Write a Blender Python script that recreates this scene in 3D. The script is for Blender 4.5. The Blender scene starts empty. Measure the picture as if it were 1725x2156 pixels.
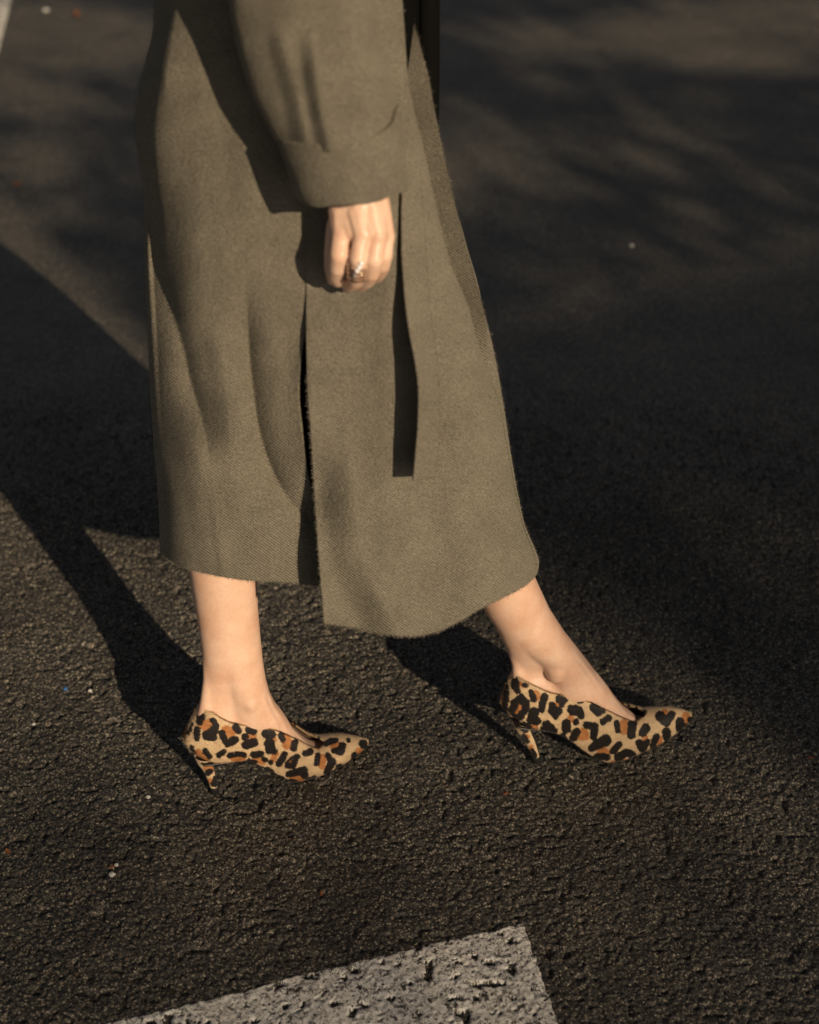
import bpy, bmesh, math, random
import numpy as np
from mathutils import Vector, Matrix
random.seed(7)
rng = np.random.default_rng(7)
S = bpy.context.scene
COL = S.collection

# ------------------------------------------------------------------ camera
TH = math.radians(32.0); FP = 3600.0; CH = 1.46
CP = np.array([0.0, -1.75, CH])
FW = np.array([0, math.cos(TH), -math.sin(TH)]); UP = np.array([0, math.sin(TH), math.cos(TH)])
cam = bpy.data.cameras.new('camera'); camo = bpy.data.objects.new('camera', cam); COL.objects.link(camo)
camo.location = CP; camo.rotation_euler = (math.radians(90 - 32), 0, 0)
cam.sensor_fit = 'VERTICAL'; cam.sensor_height = 36.0; cam.lens = 36.0 * FP / 2156.0
cam.clip_start = 0.05; cam.clip_end = 2000
cam.dof.use_dof = True; cam.dof.focus_distance = 2.07; cam.dof.aperture_fstop = 4.0
cam.dof.aperture_blades = 0
S.camera = camo

# ------------------------------------------------------------------ light
SUN_AZ = (-0.488, 0.873)            # the way shadows fall on the ground
SUN_EL = math.radians(22.6)
w = bpy.data.worlds.new('World'); S.world = w; w.use_nodes = True
nt = w.node_tree; nt.nodes.clear()
sky = nt.nodes.new('ShaderNodeTexSky'); sky.sky_type = 'NISHITA'; sky.sun_disc = False
sky.sun_elevation = SUN_EL
sky.sun_rotation = math.atan2(-SUN_AZ[0], -SUN_AZ[1])
sky.air_density = 0.42; sky.dust_density = 0.8; sky.ozone_density = 0.0
bg = nt.nodes.new('ShaderNodeBackground'); bg.inputs[1].default_value = 0.05
wo = nt.nodes.new('ShaderNodeOutputWorld')
hs = nt.nodes.new('ShaderNodeHueSaturation'); hs.inputs['Saturation'].default_value = .30     # pale hazy evening sky
nt.links.new(sky.outputs[0], hs.inputs['Color']); nt.links.new(hs.outputs[0], bg.inputs[0]); nt.links.new(bg.outputs[0], wo.inputs[0])
sl = bpy.data.lights.new('sun', 'SUN'); slo = bpy.data.objects.new('sun', sl); COL.objects.link(slo)
sl.energy = 5.0; sl.angle = math.radians(0.5); sl.color = (1.0, 0.81, 0.58)
sd = Vector((SUN_AZ[0] * math.cos(SUN_EL), SUN_AZ[1] * math.cos(SUN_EL), -math.sin(SUN_EL)))
slo.rotation_euler = sd.to_track_quat('-Z', 'Y').to_euler(); slo.location = (4, -8, 6)
vs = S.view_settings; vs.view_transform = 'Standard'; vs.look = 'None'; vs.exposure = -0.1; vs.gamma = 1.0
vs.use_curve_mapping = False

# ------------------------------------------------------------------ helpers
def at(u, v, y=0.0):
    """point of the place on the vertical plane at depth y"""
    u = np.asarray(u, float); v = np.asarray(v, float); y = np.asarray(y, float)
    u, v, y = np.broadcast_arrays(u, v, y)
    rx = (u - 862.5) / FP; ru = -(v - 1078.0) / FP
    r = FW + rx[..., None] * np.array([1, 0, 0]) + ru[..., None] * UP
    t = (y - CP[1]) / r[..., 1]
    return CP + r * t[..., None]
def gnd(u, v, z=0.0):
    r = FW + (u - 862.5) / FP * np.array([1, 0, 0]) - (v - 1078.0) / FP * UP
    return CP + r * ((z - CP[2]) / r[2])
def proj(P):
    d = np.asarray(P) - CP; z = d @ FW
    return 862.5 + FP * d[..., 0] / z, 1078 - FP * (d @ UP) / z
def sm(x, a=0.0, b=1.0):
    t = np.clip((np.asarray(x, float) - a) / (b - a), 0, 1); return t * t * (3 - 2 * t)
def cur(pts):
    """smooth curve through control points, as a function of the second value"""
    p = sorted(pts, key=lambda q: q[1]); v = np.array([q[1] for q in p], float); u = np.array([q[0] for q in p], float)
    n = len(p); m = np.zeros(n); dl = np.diff(u) / np.diff(v)
    m[0] = dl[0]; m[-1] = dl[-1]
    for i in range(1, n - 1):
        m[i] = 0 if dl[i - 1] * dl[i] <= 0 else 2 * dl[i - 1] * dl[i] / (dl[i - 1] + dl[i])
    def f(x):
        x = np.asarray(x, float); i = np.clip(np.searchsorted(v, x) - 1, 0, n - 2)
        h = v[i + 1] - v[i]; t = (x - v[i]) / h
        tt = np.clip(t, 0, 1)
        r = (2 * tt**3 - 3 * tt**2 + 1) * u[i] + (tt**3 - 2 * tt**2 + tt) * h * m[i] + (-2 * tt**3 + 3 * tt**2) * u[i + 1] + (tt**3 - tt**2) * h * m[i + 1]
        return r + np.where(t < 0, (x - v[i]) * m[i], 0) + np.where(t > 1, (x - v[i + 1]) * m[i + 1], 0)
    return f
def fx(pts):
    return cur([(b, a) for a, b in pts])       # value as a function of the first coordinate

def _hash(ix, iy, s):
    h = (ix.astype(np.int64) * 374761393 + iy.astype(np.int64) * 668265263 + s * 1442695041) & 0xffffffff
    h = ((h ^ (h >> 13)) * 1274126177) & 0xffffffff
    h = ((h ^ (h >> 15)) * 2246822519) & 0xffffffff
    return ((h ^ (h >> 16)) & 0xffffff) / float(0xffffff)
def vnoise(x, y, s=0):
    ix = np.floor(x); iy = np.floor(y); a = x - ix; b = y - iy
    a = a * a * a * (a * (a * 6 - 15) + 10); b = b * b * b * (b * (b * 6 - 15) + 10)
    ix = ix.astype(np.int64); iy = iy.astype(np.int64)
    return ((_hash(ix, iy, s) * (1 - a) + _hash(ix + 1, iy, s) * a) * (1 - b) + (_hash(ix, iy + 1, s) * (1 - a) + _hash(ix + 1, iy + 1, s) * a) * b) * 2 - 1
def fbm(x, y, o=3, s=0):
    r = 0; a = 1.0
    for k in range(o):
        r = r + a * vnoise(x * 2**k + 17.3 * k, y * 2**k - 9.1 * k, s + k); a *= 0.5
    return r
def worley(x, y, s=0, tilt=False):
    ix = np.floor(x).astype(np.int64); iy = np.floor(y).astype(np.int64)
    f1 = np.full(x.shape, 9.0); f2 = np.full(x.shape, 9.0); idv = np.zeros(x.shape); tl = np.zeros(x.shape)
    for dx in (-1, 0, 1):
        for dy in (-1, 0, 1):
            jx = ix + dx; jy = iy + dy
            px = jx + _hash(jx, jy, s + 11); py = jy + _hash(jx, jy, s + 23)
            d = np.hypot(x - px, y - py); hid = _hash(jx, jy, s + 37)
            c = d < f1
            f2 = np.where(c, f1, np.minimum(f2, d)); idv = np.where(c, hid, idv); f1 = np.where(c, d, f1)
            tl = np.where(c, (x - px) * (_hash(jx, jy, s + 51) - .5) + (y - py) * (_hash(jx, jy, s + 53) - .5), tl)
    return f1, f2, (idv if not tilt else (idv, tl))

def mesh_np(name, V, F, mats, parent=None, smooth=True, uv=None, col=None, midx=None):
    V = np.asarray(V, np.float32); F = np.asarray(F, np.int32)
    me = bpy.data.meshes.new(name); k = F.shape[1]
    me.vertices.add(len(V)); me.vertices.foreach_set('co', V.ravel())
    me.loops.add(F.size); me.loops.foreach_set('vertex_index', F.ravel())
    me.polygons.add(len(F)); me.polygons.foreach_set('loop_start', np.arange(0, F.size, k, dtype=np.int32))
    if uv is not None:
        l = me.uv_layers.new(name='UVMap'); l.data.foreach_set('uv', np.asarray(uv, np.float32)[F.ravel()].ravel())
    if col is not None:
        a = me.color_attributes.new('Col', 'FLOAT_COLOR', 'POINT')
        c = np.ones((len(V), 4), np.float32); c[:, :3] = col; a.data.foreach_set('color', c.ravel())
    for m in (mats if isinstance(mats, (list, tuple)) else [mats]): me.materials.append(m)
    if midx is not None: me.polygons.foreach_set('material_index', np.asarray(midx, np.int32))
    me.update(calc_edges=True); me.validate()
    me.polygons.foreach_set('use_smooth', np.full(len(me.polygons), smooth))
    o = bpy.data.objects.new(name, me); COL.objects.link(o)
    if parent is not None: o.parent = parent
    return o
def gridf(nr, nc, wrap=False):
    r = np.arange(nr - 1)[:, None]; c = np.arange(nc if wrap else nc - 1)[None, :]; c2 = (c + 1) % nc
    return np.stack([r * nc + c, r * nc + c2, (r + 1) * nc + c2, (r + 1) * nc + c], -1).reshape(-1, 4)
def empty(name, loc=(0, 0, 0)):
    o = bpy.data.objects.new(name, None); COL.objects.link(o); o.location = loc; o.empty_display_size = .1; return o
def tag(o, label=None, cat=None, group=None, kind=None):
    if label: o['label'] = label
    if cat: o['category'] = cat
    if group: o['group'] = group
    if kind: o['kind'] = kind
    return o

class NT:
    def __init__(s, name):
        s.m = bpy.data.materials.new(name); s.m.use_nodes = True; s.t = s.m.node_tree
        s.p = s.t.nodes['Principled BSDF']; s.out = s.t.nodes['Material Output']
    def n(s, t, **k):
        o = s.t.nodes.new('ShaderNode' + t)
        for a, b in k.items():
            if a.startswith('i_'): o.inputs[a[2:].replace('_', ' ')].default_value = b
            else: setattr(o, a, b)
        return o
    def l(s, a, b): s.t.links.new(a, b)
    def noise(s, scale, detail=3, rough=.55, vec=None):
        o = s.n('TexNoise'); o.inputs['Scale'].default_value = scale; o.inputs['Detail'].default_value = detail; o.inputs['Roughness'].default_value = rough
        if vec is not None: s.l(vec, o.inputs['Vector'])
        return o
    def ramp(s, src, stops):
        o = s.n('ValToRGB'); e = o.color_ramp.elements
        while len(e) < len(stops): e.new(.5)
        for i, (p, c) in enumerate(stops):
            e[i].position = p; e[i].color = (c[0], c[1], c[2], 1) if hasattr(c, '__len__') else (c, c, c, 1)
        s.l(src, o.inputs[0]); return o
    def mix(s, f, a, b, mode='MIX'):
        o = s.n('Mix', data_type='RGBA', blend_type=mode)
        for i, x in ((0, f), (6, a), (7, b)):
            if hasattr(x, 'is_output'): s.l(x, o.inputs[i])
            else: o.inputs[i].default_value = x if i == 0 else (*x, 1)
        return o.outputs[2]
    def bump(s, h, strength, dist, prev=None):
        o = s.n('Bump'); o.inputs['Strength'].default_value = strength; o.inputs['Distance'].default_value = dist
        s.l(h, o.inputs['Height'])
        if prev is not None: s.l(prev, o.inputs['Normal'])
        return o.outputs[0]

# ------------------------------------------------------------------ materials
def m_asphalt():
    t = NT('asphalt'); g = t.n('NewGeometry').outputs['Position']
    n1 = t.noise(9, 4, .6, g); n2 = t.noise(260, 5, .8, g)
    base = t.ramp(n2.outputs[0], [(.38, (.015, .0145, .0135)), (.52, (.043, .040, .035)), (.66, (.24, .208, .16))]).outputs[0]
    br = t.ramp(n1.outputs[0], [(.3, .75), (.7, 1.25)]).outputs[0]
    base = t.mix(1.0, base, br, 'MULTIPLY')
    # coarse stone chips of different colour
    v = t.n('TexVoronoi'); v.inputs['Scale'].default_value = 150; t.l(g, v.inputs['Vector'])
    sep = t.n('SeparateColor'); t.l(v.outputs['Color'], sep.inputs[0])
    chips = t.ramp(sep.outputs[0], [(.68, 0.0), (.82, 1.0)]).outputs[0]
    stone = t.ramp(sep.outputs[1], [(.0, (.10, .085, .065)), (.5, (.13, .12, .105)), (.8, (.20, .13, .08)), (1., (.30, .28, .25))]).outputs[0]
    inner = t.ramp(v.outputs['Distance'], [(.18, 1.0), (.40, 0.0)]).outputs[0]
    base = t.mix(t.mix(1.0, chips, inner, 'MULTIPLY'), base, stone)
    v2 = t.n('TexVoronoi'); v2.inputs['Scale'].default_value = 260; t.l(g, v2.inputs['Vector'])
    s2 = t.n('SeparateColor'); t.l(v2.outputs['Color'], s2.inputs[0])
    sp = t.mix(1.0, t.ramp(s2.outputs[0], [(.93, 0.0), (.95, 1.0)]).outputs[0], t.ramp(v2.outputs['Distance'], [(.15, 1.0), (.3, 0.0)]).outputs[0], 'MULTIPLY')
    base = t.mix(sp, base, (.42, .36, .28))
    v3 = t.n('TexVoronoi'); v3.inputs['Scale'].default_value = 560; t.l(g, v3.inputs['Vector'])
    s3 = t.n('SeparateColor'); t.l(v3.outputs['Color'], s3.inputs[0])
    base = t.mix(t.ramp(s3.outputs[0], [(.90, 0.0), (.92, 1.0)]).outputs[0], base, (.30, .255, .19))
    ns = t.noise(3.1, 5, .65, g)
    base = t.mix(1.0, base, t.ramp(ns.outputs[0], [(.32, .74), (.5, 1.0), (.68, 1.22)]).outputs[0], 'MULTIPLY')
    t.l(base, t.p.inputs['Base Color'])
    t.p.inputs['Roughness'].default_value = .6; t.p.inputs['Specular IOR Level'].default_value = .4
    n3 = t.noise(420, 4, .7, g); n4 = t.noise(110, 3, .6, g)
    b = t.bump(n4.outputs[0], .25, .004); b = t.bump(n3.outputs[0], .8, .002, b)
    t.l(b, t.p.inputs['Normal']); return t.m
def m_paint():
    t = NT('road_paint'); g = t.n('NewGeometry').outputs['Position']
    n1 = t.noise(14, 4, .6, g); n2 = t.noise(190, 6, .85, g); n3 = t.noise(80, 6, .8, g)
    c = t.ramp(n1.outputs[0], [(.3, (.80, .75, .67)), (.7, (.90, .86, .78))]).outputs[0]
    d = t.ramp(n2.outputs[0], [(.45, 1.0), (.475, 0.0)]).outputs[0]
    c = t.mix(t.mix(1.0, d, (.85, .85, .85), 'MULTIPLY'), c, (.07, .062, .05))
    d3 = t.ramp(n3.outputs[0], [(.41, 1.0), (.44, 0.0)]).outputs[0]
    c = t.mix(d3, c, (.05, .045, .038))
    t.l(c, t.p.inputs['Base Color']); t.p.inputs['Roughness'].default_value = .7
    b = t.bump(n2.outputs[0], .5, .001); t.l(b, t.p.inputs['Normal']); return t.m
def m_wool(name='olive_wool', k=1.0):
    t = NT(name); uv = t.n('UVMap').outputs[0]
    n1 = t.noise(400, 6, .85, uv); n2 = t.noise(22, 5, .65, uv); n3 = t.noise(230, 3, .7, uv)
    c = t.ramp(n1.outputs[0], [(.30, (.100 * k, .088 * k, .066 * k)), (.5, (.188 * k, .165 * k, .124 * k)), (.74, (.300 * k, .264 * k, .200 * k))]).outputs[0]
    c = t.mix(1.0, c, t.ramp(n2.outputs[0], [(.3, .84), (.7, 1.14)]).outputs[0], 'MULTIPLY')
    mp = t.n('Mapping'); mp.inputs['Rotation'].default_value = (0, 0, math.radians(55)); t.l(uv, mp.inputs['Vector'])
    wv = t.n('TexWave', wave_type='BANDS', bands_direction='X', wave_profile='SIN'); t.l(mp.outputs[0], wv.inputs['Vector'])
    wv.inputs['Scale'].default_value = 128; wv.inputs['Distortion'].default_value = 1.2; wv.inputs['Detail'].default_value = 2; wv.inputs['Detail Scale'].default_value = 2.0
    c = t.mix(1.0, c, t.ramp(wv.outputs[0], [(.1, .80), (.8, 1.10)]).outputs[0], 'MULTIPLY')
    t.l(c, t.p.inputs['Base Color']); t.p.inputs['Roughness'].default_value = .92
    t.p.inputs['Specular IOR Level'].default_value = .12
    t.p.inputs['Sheen Weight'].default_value = .18; t.p.inputs['Sheen Roughness'].default_value = .45; t.p.inputs['Sheen Tint'].default_value = (.75, .68, .48, 1)
    b = t.bump(wv.outputs[0], .8, .0015); b = t.bump(n3.outputs[0], .8, .0028, b); b = t.bump(n1.outputs[0], .6, .001, b)
    n4 = t.noise(34, 4, .6, uv); b = t.bump(n4.outputs[0], .12, .005, b)
    t.l(b, t.p.inputs['Normal']); return t.m
def m_skin():
    t = NT('skin'); g = t.n('NewGeometry').outputs['Position']
    n1 = t.noise(35, 3, .5, g); n2 = t.noise(1400, 2, .6, g); n3 = t.noise(260, 3, .6, g)
    c = t.ramp(n1.outputs[0], [(.3, (.66, .395, .265)), (.7, (.76, .51, .37))]).outputs[0]
    c = t.mix(1.0, c, t.ramp(n3.outputs[0], [(.3, .94), (.7, 1.04)]).outputs[0], 'MULTIPLY')
    t.l(c, t.p.inputs['Base Color']); t.p.inputs['Roughness'].default_value = .40; t.p.inputs['Specular IOR Level'].default_value = .5
    t.p.inputs['Subsurface Weight'].default_value = .12; t.p.inputs['Subsurface Radius'].default_value = (1, .35, .18); t.p.inputs['Subsurface Scale'].default_value = .008
    b = t.bump(n2.outputs[0], .25, .0004); b = t.bump(n3.outputs[0], .12, .001, b)
    t.l(b, t.p.inputs['Normal']); return t.m
def m_leopard():
    t = NT('leopard_calf_hair'); a = t.n('VertexColor', layer_name='Col').outputs[0]
    tc = t.n('TexCoord').outputs['Object']; mp = t.n('Mapping'); mp.inputs['Scale'].default_value = (1, 3, 4); mp.inputs['Rotation'].default_value = (0, .35, 0.4); t.l(tc, mp.inputs['Vector'])
    n = t.noise(520, 3, .7, mp.outputs[0])
    c = t.mix(1.0, a, t.ramp(n.outputs[0], [(.25, .5), (.5, 1.0), (.8, 1.4)]).outputs[0], 'MULTIPLY')
    t.l(c, t.p.inputs['Base Color']); t.p.inputs['Roughness'].default_value = .5; t.p.inputs['Specular IOR Level'].default_value = .3
    t.p.inputs['Sheen Weight'].default_value = .06
    t.l(t.bump(n.outputs[0], .5, .0008), t.p.inputs['Normal']); return t.m
def m_hair(name):
    t = NT(name); a = t.n('VertexColor', layer_name='Col').outputs[0]; t.l(a, t.p.inputs['Base Color'])
    t.p.inputs['Roughness'].default_value = .45; t.p.inputs['Specular IOR Level'].default_value = .3; return t.m
def m_plain(name, c, rough=.5, metal=0.0, spec=.4, nscale=60, var=.15, bump=.1):
    t = NT(name); g = t.n('TexCoord').outputs['Object']; n = t.noise(nscale, 3, .6, g)
    lo = tuple(x * (1 - var) for x in c); hi = tuple(min(1, x * (1 + var)) for x in c)
    t.l(t.ramp(n.outputs[0], [(.3, lo), (.7, hi)]).outputs[0], t.p.inputs['Base Color'])
    t.p.inputs['Roughness'].default_value = rough; t.p.inputs['Metallic'].default_value = metal; t.p.inputs['Specular IOR Level'].default_value = spec
    if bump: t.l(t.bump(n.outputs[0], bump, .3 / nscale), t.p.inputs['Normal'])
    return t.m
M = dict(asphalt=m_asphalt(), paint=m_paint(), wool=m_wool(), skin=m_skin(), leo=m_leopard(), fur=m_hair('short_fur'), fuzz=m_hair('wool_fuzz'),
         sole=m_plain('black_leather', (.018, .014, .012), .4), inner=m_plain('shoe_lining', (.10, .06, .035), .6), rubber=m_plain('black_rubber', (.012, .011, .010), .6),
         black=m_plain('matte_black', (.005, .005, .0045), .95, spec=.02, nscale=300), lining=m_plain('dark_lining', (.014, .012, .009), .8, spec=.1, nscale=200),
         ringm=m_plain('ring_metal', (.62, .54, .46), .16, 1.0, nscale=200), gem=m_plain('white_sparkle_stone', (.93, .93, .95), .12, 0.0, spec=1.0, nscale=100, var=.02, bump=0),  # stone's near-white base colour stands in for its sparkle
         hair=m_plain('brown_hair', (.06, .035, .02), .5, nscale=200), leafm=m_plain('tree_leaf', (.07, .10, .03), .6, nscale=8, var=.4, bump=0),
         bark=m_plain('bark', (.12, .095, .07), .9, nscale=25, var=.4, bump=.6),
         blue=m_plain('blue_plastic', (.05, .16, .42), .5), orange=m_plain('dry_leaf', (.24, .085, .03), .7), pale=m_plain('pale_stone', (.50, .48, .43), .55), green=m_plain('green_scrap', (.04, .10, .04), .6), nail=m_plain('nail', (.60, .33, .24), .25, nscale=50))

# ------------------------------------------------------------------ ground
def ground_h(x, y):
    wx = x + .0018 * fbm(x * 60, y * 60, 2, 5); wy = y + .0018 * fbm(x * 60 + 40, y * 60, 2, 6)
    big = .0022 * fbm(x * 9, y * 9, 2, 1)
    f1, f2, (i1, t1) = worley(wx * 195, wy * 195, 3, True)
    h1 = (.0014 * (i1 - .35) + .0046 * t1) * sm(f2 - f1, .0, .22) + .0009 * (1 - f1 * f1)
    g1, g2, (i2, t2) = worley(wx * 70 + 9, wy * 78, 8, True)
    h2 = (.0010 * (i2 - .45) + .0042 * t2) * sm(g2 - g1, 0, .18)
    h3 = .0009 * fbm(x * 260, y * 260, 2, 12)
    pit = -.0036 * sm(vnoise(x * 95, y * 95, 31), .5, .8)
    return big + h1 + h2 + h3 + pit
def spaced(a, b, step, lim, grow=1.07):
    core = np.arange(a, b, step); out = [core[-1]]; d = step
    while out[-1] < lim: d *= grow; out.append(out[-1] + d)
    lo = [core[0]]; d = step
    while lo[-1] > -lim: d *= grow; lo.append(lo[-1] - d)
    return np.concatenate([np.array(lo[:0:-1]), core, np.array(out[1:])])
gx = spaced(-.70, .62, .0018, 150); gy_ = spaced(-.50, .56, .0018, 150, 1.03)
GX, GY = np.meshgrid(gx, gy_)
fade = np.maximum(np.gradient(gx)[None, :], np.gradient(gy_)[:, None])
GZ = np.where(fade < .02, ground_h(GX, GY) * sm(.02 - fade, 0, .012), 0)
road = mesh_np('road', np.stack([GX, GY, GZ], -1).reshape(-1, 3), gridf(len(gy_), len(gx)), M['asphalt'])
tag(road, 'dark worn asphalt road surface', kind='structure')

def stripe(name, P0, A, B, na, nb, step):
    """worn paint that follows the relief of the asphalt and is missing in its pits"""
    def ax(L, n):
        r = [0]; d = step
        while r[-1] < L:
            if r[-1] > n: d *= 1.06
            r.append(r[-1] + d)
        return np.array(r)
    la = np.linalg.norm(A); lb = np.linalg.norm(B); sa = ax(la, na); sb = ax(lb, nb)
    SA, SB = np.meshgrid(sa, sb); jag = .0016 * fbm(SA * 120, SB * 120, 2, 77)
    A2 = A / la; B2 = B / lb
    X = P0[0] + A2[0] * (SA + jag) + B2[0] * (SB + jag); Y = P0[1] + A2[1] * (SA + jag) + B2[1] * (SB + jag)
    h = ground_h(X, Y); big = .0022 * fbm(X * 9, Y * 9, 2, 1); Z = big + .55 * (h - big) + .0013 - .0042 * sm(-(h - big), .0007, .0014)
    edge = (SA == 0) | (SB == 0); Z = np.where(edge, h - .002, Z)
    o = mesh_np(name, np.stack([X, Y, Z], -1).reshape(-1, 3), gridf(len(sb), len(sa)), M['paint'])
    return o
st = stripe('road_marking', (.133, -.314), np.array([-.468, -.152]) * 5.2, np.array([.03, -.152]) * 3.2, .62, .26, .0021)
tag(st, 'worn white crosswalk stripe at the bottom of the picture', kind='structure')
q0, q1 = gnd(28, -12), gnd(-4, 118)
X = [(q0[0] + .28 * (q0[0] - q1[0]) * 2, q0[1] + .28 * (q0[1] - q1[1]) * 2), (q1[0], q1[1])]
ln = mesh_np('road_marking', [(q0[0], q0[1], .004), (q1[0], q1[1], .004), (q1[0] - 1.2, q1[1] - .45, .004), (q0[0] - 1.2, q0[1] - .45, .004)], [(0, 1, 2, 3)], M['paint'], smooth=False)
tag(ln, 'white crosswalk stripe cut by the top left corner', kind='structure')

# ------------------------------------------------------------------ person root
person = empty('person', (0, -.03, 0))
tag(person, 'woman striding to the right in long olive wool coat and leopard print pumps', 'person')
def adopt(o, p=None):
    p = p or person; o.parent = p; o.matrix_parent_inverse = Matrix.Translation(-Vector(person.location)) if p is person else Matrix()
    return o

# ------------------------------------------------------------------ coat
L_ = cur([(330, -320), (328, -120), (325, 0), (322, 60), (306, 130), (290, 200), (284, 270), (293, 340), (304, 420), (305, 560), (311, 700), (318, 850), (325, 950), (333, 1050), (337, 1160), (337, 1300)])
R_ = cur([(850, -320), (855, -120), (858, 0), (868, 40), (885, 100), (902, 160), (911, 210), (927, 290), (958, 430), (1000, 590), (1038, 730), (1060, 850), (1080, 980), (1104, 1100), (1136, 1188), (1142, 1300)])
Q_ = cur([(836, -320), (842, -120), (848, 0), (854, 90), (860, 170), (872, 230), (890, 300), (910, 390), (932, 488), (952, 560), (984, 638), (1006, 715), (1032, 790), (1054, 860), (1072, 960), (1100, 1098), (1130, 1188), (1142, 1300)])
EF = cur([(648, -320), (647, 0), (645, 600), (645, 700), (647, 800), (654, 900), (660, 1000), (667, 1100), (676, 1220), (683, 1313), (684, 1400)])
ER = cur([(652, -320), (652, 0), (650, 600), (645, 685), (634, 745), (628, 830), (634, 900), (643, 970), (656, 1030), (675, 1080), (690, 1130), (690, 1300)])
HR = fx([(325, 1140), (337, 1160), (345, 1169), (370, 1187), (400, 1199), (460, 1213), (520, 1222), (600, 1226), (690, 1236)])
HF = fx([(683, 1313), (740, 1321), (800, 1335), (860, 1341), (910, 1333), (960, 1312), (1020, 1278), (1080, 1250), (1115, 1230), (1132, 1212), (1137, 1190)])
YC = -.03
def Bd(v): return .135 + .035 * sm(v, -100, 900)
FOLDS = [  # line, amplitude, steep width, decay, v-range
    ([(340, 60), (338, 150), (334, 230), (330, 300), (334, 380), (345, 440)], .016, 46, 110, (0, 520), 130),
    ([(376, -100), (374, 0), (362, 80), (350, 160), (345, 260)], .018, 40, 70, (-220, 240), 90),
    ([(736, 900), (743, 1000), (748, 1062), (759, 1157), (789, 1235), (828, 1309), (840, 1360)], .026, 85, 200, (860, 1500), 220),
    ([(455, 650), (470, 760), (480, 860), (486, 960)], .005, 40, 50, (640, 1000), 120),
    ([(400, 880), (430, 1000), (455, 1100), (470, 1180)], .006, 60, 60, (880, 1300), 120),
    ([(930, 700), (960, 850), (985, 1000), (1010, 1200), (1020, 1300)], .006, 90, 90, (650, 1400), 250),
    ([(520, 150), (530, 300), (535, 420)], .006, 70, 90, (100, 560), 150),
]
FC = [(cur(f[0]),) + f[1:] for f in FOLDS]
VALLEY = [  # line of the crease, depth, fall-off to its left and to its right, v-range, fade
    ([(296, 330), (303, 420), (311, 480), (329, 560), (345, 610), (363, 658), (387, 737), (402, 805), (426, 884), (439, 952), (446, 1000)], .027, 75, 34, (300, 1000), 150),
    ([(512, 560), (520, 658), (524, 737), (531, 805), (541, 884), (557, 947), (583, 1010), (609, 1052), (640, 1085)], .030, 95, 58, (560, 1130), 150),
    ([(512, 560), (520, 658), (524, 737), (531, 805), (541, 884), (557, 947), (583, 1010), (609, 1052), (640, 1085)], .005, 12, 12, (600, 1110), 150),
    ([(430, 1000), (440, 1080), (452, 1180)], .005, 40, 30, (960, 1300), 120),
]
VC = [(cur(f[0]),) + f[1:] for f in VALLEY]
def folds(u, v):
    r = 0
    for c, A, wl, wr, (a, b), fd in VC:
        d = u - c(v); fv = sm(v, a, a + fd) * (1 - sm(v, b - fd, b)); dd = np.sqrt(d * d + 9) - 3
        r = r - A * fv * np.exp(-dd / np.where(d < 0, wl, wr))
    for c, A, w1, w2, (a, b), fd in FC:
        d = u - c(v); fv = sm(v, a, a + fd) * (1 - sm(v, b - fd, b))
        r = r + A * fv * np.where(d >= 0, np.exp(-np.maximum(d, 0) / w2), sm(1 + d / w1))
    return r
def coat_y(u, v):
    l = L_(v); r = R_(v); g = np.clip((2 * u - l - r) / (r - l), -1, 1)
    p = 2.2 + 1.2 * sm(v, 300, 700)
    y = YC - Bd(v) * (1 - np.abs(g)**p)**(1 / p)
    y = y - folds(u, v) * sm(1 - np.abs(g), 0, .06)
    y = y - (.0042 * fbm(u / 105, v / 300, 2, 60) + .0003 * fbm(u / 22, v / 30, 2, 66)) * sm(1 - np.abs(g), 0, .1)
    return y
def coat_front_y(u, v):
    e = EF(v); d = u - e
    y = coat_y(u, v) - .0022 - .006 * sm(v, 600, 700) - .030 * sm(v, 960, 1220) * np.exp(-np.maximum(d, 0) / 130) - .006 * sm(v, 650, 760) * np.exp(-np.maximum(d, 0) / 60)
    return y + .010 * sm(u - Q_(v), -12, 6) * sm(900 - v, 0, 200)
def coat_rear_y(u, v):
    d = ER(v) - u
    return coat_y(u, v) + .014 * sm(v, 1000, 1120) * np.exp(-np.maximum(d, 0) / 60) - .004 * sm(v, 690, 760) * (1 - sm(v, 900, 1000)) * np.exp(-np.maximum(d, 0) / 25)
def far_loop(vr, zr, side, nb):
    """shell behind the silhouettes; side -1: from the left silhouette to the middle of the far side; +1: right"""
    l = at(L_(vr), vr, YC)[:, 0]; r = at(R_(vr), vr, YC)[:, 0]; xc = (l + r) / 2; a = (r - l) / 2
    th = np.linspace(0, math.pi / 2, nb)[1:]
    X = xc[:, None] + side * a[:, None] * np.cos(th)**.85; Y = YC + (Bd(vr)[:, None] - .005) * np.sin(th)**.85
    zz = zr[:, None] + 0 * X
    return np.stack([X, Y, zz], -1)
NR = 430
T = np.linspace(0, 1, NR)[:, None]
V0 = -150
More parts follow.
